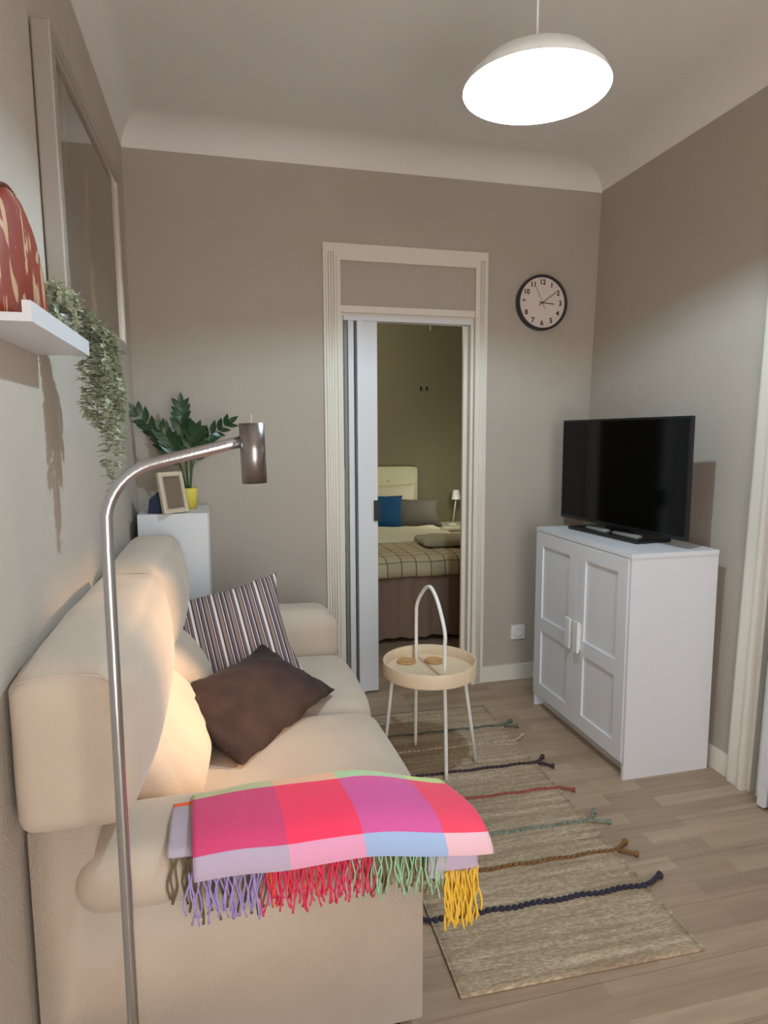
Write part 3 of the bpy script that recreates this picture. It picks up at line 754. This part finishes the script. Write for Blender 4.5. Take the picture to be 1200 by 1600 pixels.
# ================================================================== PICTURE
pc = thing('framed_picture', 'large silver-framed dark picture behind glass on the left wall', 'picture', (XL, -.97, 2.1))
PM = Matrix.Translation((XL, -1.045, 2.078)) @ Matrix.Rotation(radians(2.3), 4, 'X')
a, b, fw_ = .54, .345, .040
def po(name, bm, m, **kw):
    bmesh.ops.transform(bm, matrix=PM, verts=bm.verts); return obj(name, bm, m, pc, **kw)
for (y0, y1, z0, z1) in ((-a, -a+fw_, -b, b), (a-fw_, a, -b, b), (-a+fw_, a-fw_, b-fw_, b), (-a+fw_, a-fw_, -b, -b+fw_)):
    po('frame', B1(.003, .048, y0, y1, z0, z1), M['silver'], bevel=.005)
i_ = fw_; bm = bmesh.new()
for (y0, y1, z0, z1) in ((-a+i_, -a+i_+.008, -b+i_, b-i_), (a-i_-.008, a-i_, -b+i_, b-i_), (-a+i_+.008, a-i_-.008, b-i_-.008, b-i_), (-a+i_+.008, a-i_-.008, -b+i_, -b+i_+.008)):
    box(bm, .032, .043, y0, y1, z0, z1)
po('fillet', bm, M['gold_edge'])
po('print', B1(.006, .034, -a+i_+.008, a-i_-.008, -b+i_+.008, b-i_-.008), M['art'])
keep(pc)

# ================================================================== LEDGE, ORNAMENT, HANGING PLANT
sh_ = thing('picture_ledge', 'white picture ledge on the left wall holding plant and ornament', 'shelf', (XL, -1.94, 1.612))
SZ = 1.612
obj('board', B1(XL, .083, -2.185, -1.70, SZ, SZ+.014), M['white'], sh_, bevel=.001)
obj('front_lip', B1(.083, .097, -2.185, -1.70, SZ, SZ+.034), M['white'], sh_, bevel=.001)
obj('back_rail', B1(XL, XL+.012, -2.185, -1.70, SZ+.014, SZ+.060), M['white'], sh_)
keep(sh_)
orn = thing('ornament', 'half-round rust red and cream painted ornament with beaded rim on the ledge', 'ornament', (.035, -2.02, SZ+.014))
OM = Matrix.Translation((.035, -2.03, SZ+.0145))
bm = bmesh.new(); n = 40; rings = []
for (sc, xx) in ((0.0, .026), (.5, .025), (.85, .020), (.95, .012), (1, 0), (.97, -.012), (0, -.014)):
    rings.append([bm.verts.new((xx, -.178*sc*cos(pi*k/n), .240*sc*sin(pi*k/n))) for k in range(n+1)])
for r1, r2 in zip(rings, rings[1:]):
    for k in range(n): bm.faces.new((r1[k], r2[k], r2[k+1], r1[k+1]))
bm.faces.new([r[0] for r in rings] + [r[-1] for r in rings[::-1]])
bmesh.ops.remove_doubles(bm, verts=bm.verts, dist=1e-5)
bmesh.ops.transform(bm, matrix=OM, verts=bm.verts); obj('body', bm, M['ornament'], orn, smooth=True)
bm = bmesh.new()
for k in range(54):
    t = pi*(k+.5)/54; c = OM @ Vector((0, -.180*cos(t), .242*sin(t)))
    bmesh.ops.create_icosphere(bm, subdivisions=1, radius=.0042, matrix=Matrix.Translation(c))
o = obj('beaded_rim', bm, mat('dark_red_beads', (96, 40, 32), .6), orn, smooth=True); o['kind'] = 'stuff'
keep(orn)

hpnt = thing('hanging_plant', 'trailing eucalyptus plant in a small white pot at the end of the ledge', 'plant', (.035, -1.765, SZ+.014))
c0 = Vector((.036, -1.765, SZ+.0145))
obj('pot', lathe(bmesh.new(), [(0, 0), (.026, 0), (.034, .062), (.0355, .066), (.0325, .066), (.030, .056), (0, .056)], 32, c0), M['plastic'], hpnt, smooth=True)
def leaf_into(bm, p, d, up_, l, w_, fold=.15):
    d = d.normalized(); s = d.cross(up_)
    if s.length < 1e-4: s = d.orthogonal()
    s.normalize(); u = s.cross(d)
    q = [p, p+d*l*.3+s*w_*.45+u*l*fold*.3, p+d*l*.65+s*w_*.42+u*l*fold*.3, p+d*l, p+d*l*.65-s*w_*.42+u*l*fold*.3, p+d*l*.3-s*w_*.45+u*l*fold*.3, p+d*l*.5-u*l*.04]
    v = [bm.verts.new(x) for x in q]
    for a_ in range(6): bm.faces.new((v[6], v[a_], v[(a_+1) % 6]))
lv = bmesh.new(); sm = bmesh.new(); rnd = random.Random(5)
def rv(r): return Vector((rnd.uniform(-1, 1), rnd.uniform(-1, 1), rnd.uniform(-1, 1)))*r
top = c0+Vector((0, 0, .062))
# trailing strands: over the ledge's far end, then straight down
for (ex, ey, ez) in ((.105, -1.60, 1.325), (.125, -1.62, 1.29), (.085, -1.58, 1.45), (.115, -1.56, 1.42), (.135, -1.58, 1.47), (.10, -1.635, 1.52), (.125, -1.66, 1.44), (.07, -1.62, 1.47), (.14, -1.60, 1.38), (.13, -1.53, 1.50)):
    pts = [top, top+Vector((.02, .05, .035))+rv(.012), Vector((ex-.01, (ey-1.70)/2+rnd.uniform(-.01, .03), 1.675)), Vector((ex, ey, 1.60)), Vector((ex, ey, ez*.5+.8))+rv(.006), Vector((ex, ey, ez))]
    pts = smooth_path(pts, 7); tube(sm, pts, .0009, 4)
    for i, p in enumerate(pts):
        for rep in range(5):
            d = rv(1); d.z = d.z*.35-.12
            q = p if i == len(pts)-1 else p.lerp(pts[i+1], rnd.random())
            leaf_into(lv, q, d, Vector((0, 0, 1)), rnd.uniform(.020, .030), rnd.uniform(.013, .018))
for k in range(24):        # bushy crown above the pot
    e = top+Vector((rnd.uniform(-.03, .055), rnd.uniform(-.10, .07), rnd.uniform(.0, .055)))
    pts = smooth_path([top, top.lerp(e, .5)+Vector((0, 0, .02)), e, e+Vector((.006, -.012, -.03))], 4); tube(sm, pts, .0009, 4)
    for i, p in enumerate(pts[2:]):
        for rep in range(3):
            leaf_into(lv, p, rv(1)+Vector((0, 0, -.1)), Vector((0, 0, 1)), rnd.uniform(.014, .022), rnd.uniform(.010, .015))
o = obj('leaves', lv, M['vine'], hpnt); o['kind'] = 'stuff'
o = obj('stems', sm, M['vine'], hpnt); o['kind'] = 'stuff'
keep(hpnt)

# ================================================================== LOW BOOKCASE in the corner
BZ = 1.078
bc = thing('bookcase', 'narrow white bookcase standing in the corner behind the sofa', 'bookcase', (.17, -.2, 0))
bx0, bx1, by0, by1 = .022, .320, -.378, -.018
obj('side', B1(bx0, bx1-.0, by0, by0+.02, 0, BZ-.02), M['white_foil'], bc)
obj('side', B1(bx0, bx1-.0, by1-.02, by1, 0, BZ-.02), M['white_foil'], bc)
obj('top', B1(bx0, bx1+.0, by0, by1, BZ-.02, BZ), M['white_foil'], bc, bevel=.001)
obj('back_board', B1(bx0, bx0+.006, by0+.02, by1-.02, .0, BZ-.02), M['white_foil'], bc)
for z in (.06, .40, .74): obj('shelf', B1(bx0+.006, bx1-.006, by0+.02, by1-.02, z, z+.018), M['white_foil'], bc)
keep(bc)
# navy board box
nb = bmesh.new(); pr = [(.062, 0), (.128, 0), (.175, .075), (.135, .118), (.070, .062)]
a_ = [nb.verts.new((x, -.335, BZ+.001+z)) for x, z in pr]; b_ = [nb.verts.new((x+.02, -.24, BZ+.001+z)) for x, z in pr]
nb.faces.new(a_); nb.faces.new(b_[::-1])
for i in range(5): nb.faces.new((a_[i], b_[i], b_[(i+1) % 5], a_[(i+1) % 5]))
o = obj('box', nb, M['navy'], bevel=.002); tag(o, 'dark navy faceted box on the bookcase behind the photo frame', 'box')
# photo frame
pf = thing('photo_frame', 'small cream photo frame tilted back on the bookcase', 'photo frame', (.2, -.32, BZ))
FM = frame_mat((.172, -.350, BZ+.0935), (.060, .055, 0.0), (-.048, .010, .185))
def fo(name, bm, m, **kw):
    bmesh.ops.transform(bm, matrix=FM, verts=bm.verts); return obj(name, bm, m, pf, **kw)
fwid, fh = .066, .093
for (x0, x1, z0, z1) in ((-fwid, -fwid+.018, -fh, fh), (fwid-.018, fwid, -fh, fh), (-fwid+.018, fwid-.018, fh-.018, fh), (-fwid+.018, fwid-.018, -fh, -fh+.018)):
    fo('frame', B1(x0, x1, -.009, .009, z0, z1), M['cream_frame'], bevel=.002)
bm = bmesh.new()
for (x0, x1, z0, z1) in ((-fwid+.018, -fwid+.022, -fh+.018, fh-.018), (fwid-.022, fwid-.018, -fh+.018, fh-.018), (-fwid+.022, fwid-.022, fh-.022, fh-.018), (-fwid+.022, fwid-.022, -fh+.018, -fh+.022)): box(bm, x0, x1, -.0105, .002, z0, z1)
fo('fillet', bm, M['gold_edge'])
fo('photo', B1(-fwid+.018, fwid-.018, -.002, .006, -fh+.018, fh-.018), mat('faded_photo', (120, 104, 88), .25))
fo('easel_back', B1(-.02, .02, .009, .012, -fh*.6, fh*.5), M['cream_frame'])
keep(pf)
# ZZ plant
zz = thing('potted_plant', 'dark green glossy plant in a yellow pot on the bookcase', 'plant', (.232, -.17, BZ))
zc = Vector((.232, -.17, BZ+.0005))
obj('pot', lathe(bmesh.new(), [(0, 0), (.036, 0), (.041, .07), (.042, .098), (.039, .100), (.037, .085), (0, .085)], 36, zc), M['yellow'], zz, smooth=True)
obj('soil', lathe(bmesh.new(), [(.037, .086), (.02, .090), (0, .091)], 24, zc), M['soil'], zz)
bm = bmesh.new(); n = 10
pts2 = []
for i in range(n+1):
    t = i/n; wd = .42*math.sin(pi*min(1, t*.96+.04)**.85)*.5; pts2.append((t, wd))
L0 = [bm.verts.new((t, -w2, .06*w2)) for t, w2 in pts2]; L1 = [bm.verts.new((t, 0, -.03*sin(pi*t))) for t, w2 in pts2]; L2 = [bm.verts.new((t, w2, .06*w2)) for t, w2 in pts2]
for i in range(n): bm.faces.new((L0[i], L0[i+1], L1[i+1], L1[i])); bm.faces.new((L1[i], L1[i+1], L2[i+1], L2[i]))
lme = None
def add_leaf(p, d, l, nrm):
    global lme
    x = d.normalized(); z = (nrm-x*nrm.dot(x)).normalized(); y = z.cross(x)
    mw = Matrix(((x.x, y.x, z.x, p.x), (x.y, y.y, z.y, p.y), (x.z, y.z, z.z, p.z), (0, 0, 0, 1))) @ Matrix.Diagonal((l, l*1.05, l, 1))
    if lme is None:
        o = obj('leaf', bm, M['leaf'], zz, smooth=True); lme = o.data
    else:
        o = bpy.data.objects.new('leaf', lme); COL.objects.link(o); o.parent = zz
    o.matrix_local = mw
stems = [
    [(.225, -.17, .085), (.20, -.175, .20), (.12, -.175, .33), (.015, -.18, .455)],
    [(.232, -.165, .085), (.225, -.165, .24), (.212, -.165, .36), (.212, -.165, .49)],
    [(.240, -.17, .085), (.26, -.17, .22), (.31, -.17, .32), (.425, -.17, .405)],
    [(.240, -.175, .085), (.25, -.20, .20), (.255, -.235, .30), (.28, -.25, .365)],
    [(.228, -.175, .085), (.20, -.21, .22), (.165, -.235, .31), (.13, -.24, .37)],
]
for si, s in enumerate(stems):
    pts = smooth_path([(x, y, z+BZ) for x, y, z in s], 8)
    obj('stem', tube(bmesh.new(), pts, [.0052-.004*i/(len(pts)-1) for i in range(len(pts))], 8), M['stem'], zz, smooth=True)
    N_ = len(pts); idx = range(9, N_, 2) if si < 3 else range(12, N_, 3)
    for c, i in enumerate(idx):
        p = pts[i]; t = (pts[min(i+1, N_-1)]-pts[i-1]).normalized()
        side = t.cross(Vector((0, 1, 0.25))).normalized()
        l = .078*(1-.35*(i/N_-.5))
        for sg in (1, -1):
            d = t*.85+side*sg*.75+Vector((0, rnd.uniform(-.35, .15), rnd.uniform(-.1, .15)))
            add_leaf(p-zz.location, d, l*rnd.uniform(.9, 1.1), Vector((0, -1, .35))+rv(.35))
    add_leaf(pts[-1]-zz.location, (pts[-1]-pts[-3]), .06, Vector((0, -1, .4)))
for c in zz.children:
    if not c.name.startswith('leaf'): c.matrix_parent_inverse = Matrix.Translation(-zz.location)

# ================================================================== BEDROOM
bed = thing('bed', 'bed with checked coverlet and brown skirt in the room beyond the doorway', 'bed', (1.5, 1.75, 0))
bL, bR, bF, bH = .85, 2.25, .80, 2.70
bm = bmesh.new(); nn_ = 60
rows_ = []
for z, amp in ((.035, .016), (.50, .006)):
    rw = []
    for k in range(nn_+1): rw.append(bm.verts.new((bL+(bR-bL)*k/nn_, bF-.0+amp*sin(k*1.3), z+(.006*sin(k*.5) if z < .1 else 0))))
    for k in range(1, nn_+1): rw.append(bm.verts.new((bR+amp*sin(k*1.3), bF+(bH-bF)*k/nn_, z)))
    rows_.append(rw)
for k in range(len(rows_[0])-1): bm.faces.new((rows_[0][k], rows_[0][k+1], rows_[1][k+1], rows_[1][k]))
obj('bed_skirt', bm, M['skirt'], bed, smooth=True)
obj('bed_base', B1(bL+.03, bR-.03, bF+.03, bH, .04, .30), M['skirt'], bed)
obj('mattress', soft_box(bL+.01, bR-.01, bF+.01, bH, .30, .563, .05), M['sheet'], bed, smooth=True)
# coverlet with UVs in metres
bm = bmesh.new(); uvl = bm.loops.layers.uv.new('UVMap'); prof = [(bF-.018, .462), (bF-.022, .51), (bF-.016, .558), (bF+.02, .582), (bF+.09, .589), (bF+.30, .590), (bF+.50, .592), (bF+.70, .588)]
nx = 30; G_ = []; cum = 0
for j, (y, z) in enumerate(prof):
    if j: cum += math.hypot(y-prof[j-1][0], z-prof[j-1][1])
    G_.append(([bm.verts.new((bL-.02+(bR-bL+.04)*i/nx, y+(.008*sin(i*.9) if j < 3 else 0), z+.010*noise.noise(Vector((i*.45, j*1.7, 0))))) for i in range(nx+1)], cum))
for j in range(len(prof)-1):
    for i in range(nx):
        f = bm.faces.new((G_[j][0][i], G_[j][0][i+1], G_[j+1][0][i+1], G_[j+1][0][i]))
        for lp, (ii, jj) in zip(f.loops, ((i, j), (i+1, j), (i+1, j+1), (i, j+1))): lp[uvl].uv = ((bR-bL)*ii/nx+.02*G_[jj][1], G_[jj][1])
me = bpy.data.meshes.new('coverlet'); bm.to_mesh(me); bm.free(); o = link('coverlet', me, M['coverlet'], bed, True)
md = o.modifiers.new('thickness', 'SOLIDIFY'); md.thickness = .008; md.offset = 1
hb = obj('headboard', soft_box(bL, bR, 2.71, 2.795, .25, 1.12, .025, n=10), M['headboard'], bed, smooth=True)
bm = bmesh.new()
for x in (1.25, 1.55, 1.95): 
    for z in (.78, .98): bmesh.ops.create_icosphere(bm, subdivisions=2, radius=.012, matrix=Matrix.Translation((x, 2.708, z)))
obj('button', bm, M['headboard'], bed, smooth=True)
keep(bed)
def lump(name, w_, h_, t_, mw, m, lb, cat, seed=1, grp=None, pinch=.08):
    o = obj(name, cushion(w_, h_, t_, n=18, seed=seed, wr=.006, pinch=pinch), m, smooth=True); o.matrix_world = mw; return tag(o, lb, cat, grp)
lump('pillow', .46, .32, .14, frame_mat((1.735, 2.235, .735), (1, .05, -.06), (0, .22, .9)), M['blue'], 'deep blue cushion standing on the bed', 'cushion', 2)
lump('pillow', .62, .30, .16, frame_mat((2.06, 2.385, .70), (1, 0, -.02), (0, .55, .8)), M['grey_fabric'], 'dark grey pillow behind the blue cushion', 'pillow', 4)
lump('pillow', .70, .40, .16, frame_mat((1.86, 2.600, .76), (1, 0, 0), (0, .28, .9)), M['sheet'], 'white pillow against the headboard', 'pillow', 6)
o = obj('folded_sheet', soft_box(bL+.02, 2.22, 1.40, 2.12, .580, .622, .02, (0, 0, .012), n=24, wr=.016, seed=3), M['sheet'], smooth=True); tag(o, 'rumpled white sheet folded back across the bed', 'sheet')
o = obj('folded_blanket', soft_box(1.80, 2.21, 1.06, 1.36, .612, .662, .03, (0, 0, .012), n=14, wr=.010, seed=7), mat('grey_beige_cloth', (176, 166, 142), .9), smooth=True); tag(o, 'folded grey-beige blanket near the right edge of the bed', 'blanket')
ns = thing('nightstand', 'white nightstand beside the headboard in the bedroom', 'nightstand', (2.58, 2.55, 0))
obj('carcass', boxes((2.34, 2.86, 2.36, 2.79, .08, .53)), M['sheet'], ns, bevel=.003)
obj('top', B1(2.33, 2.87, 2.34, 2.795, .53, .55), M['sheet'], ns, bevel=.002)
dr = obj('drawer', B1(2.36, 2.84, 2.343, 2.36, .33, .515), M['sheet'], ns, bevel=.002)
bm = bmesh.new(); bmesh.ops.create_icosphere(bm, subdivisions=2, radius=.014, matrix=Matrix.Translation((2.60, 2.332, .42))); obj('knob', bm, M['dark'], dr, smooth=True)
for x in (2.37, 2.83):
    for y in (2.39, 2.76): obj('leg', B1(x-.02, x+.02, y-.02, y+.02, 0, .08), M['sheet'], ns)
keep(ns)
bl_ = thing('table_lamp', 'slim white lamp on the bedroom nightstand', 'lamp', (2.56, 2.56, .55))
lc = Vector((2.56, 2.56, .5505))
obj('base', lathe(bmesh.new(), [(0, 0), (.055, 0), (.055, .012), (.012, .02), (0, .02)], 28, lc), M['plastic'], bl_, smooth=True)
obj('pole', tube(bmesh.new(), [lc+Vector((0, 0, .015)), lc+Vector((.03, 0, .26))], .007, 10), M['plastic'], bl_, smooth=True)
obj('lamp_shade', lathe(bmesh.new(), [(.045, .25), (.03, .34), (.028, .34), (.043, .25), (.045, .25)], 32, lc+Vector((.03, 0, 0))), M['plastic'], bl_, smooth=True)
obj('shade_ring', tube(bmesh.new(), [lc+Vector((.001, 0, .335)), lc+Vector((.059, 0, .335))], .002, 6), M['plastic'], bl_)
obj('pole_tip', tube(bmesh.new(), [lc+Vector((.03, 0, .255)), lc+Vector((.03, 0, .336))], .004, 8), M['plastic'], bl_)
keep(bl_)
for (x, lb) in ((2.303, 'left of two small dark hooks high on the bedroom wall'), (2.362, 'right of two small dark hooks high on the bedroom wall')):
    bm = bmesh.new(); tube(bm, smooth_path([(x, 2.80, 1.875), (x, 2.782, 1.875), (x, 2.776, 1.862), (x, 2.780, 1.850)], 5), .004, 8)
    box(bm, x-.007, x+.007, 2.796, 2.80, 1.855, 1.895)
    tag(obj('wall_hook', bm, M['dark']), lb, 'hook', 'hooks on the bedroom wall')
pcd = thing('pull_cord', 'thin white cord hanging high up in the bedroom', 'cord', (2.378, 2.74, ZC))
obj('cord', tube(bmesh.new(), [(2.378, 2.74, ZC), (2.378, 2.74, 2.47)], .0022, 8), M['plastic'], pcd)
obj('cord_end', tube(bmesh.new(), [(2.378, 2.74, 2.475), (2.378, 2.74, 2.425)], [.005, .007], 10), M['plastic'], pcd)
keep(pcd)
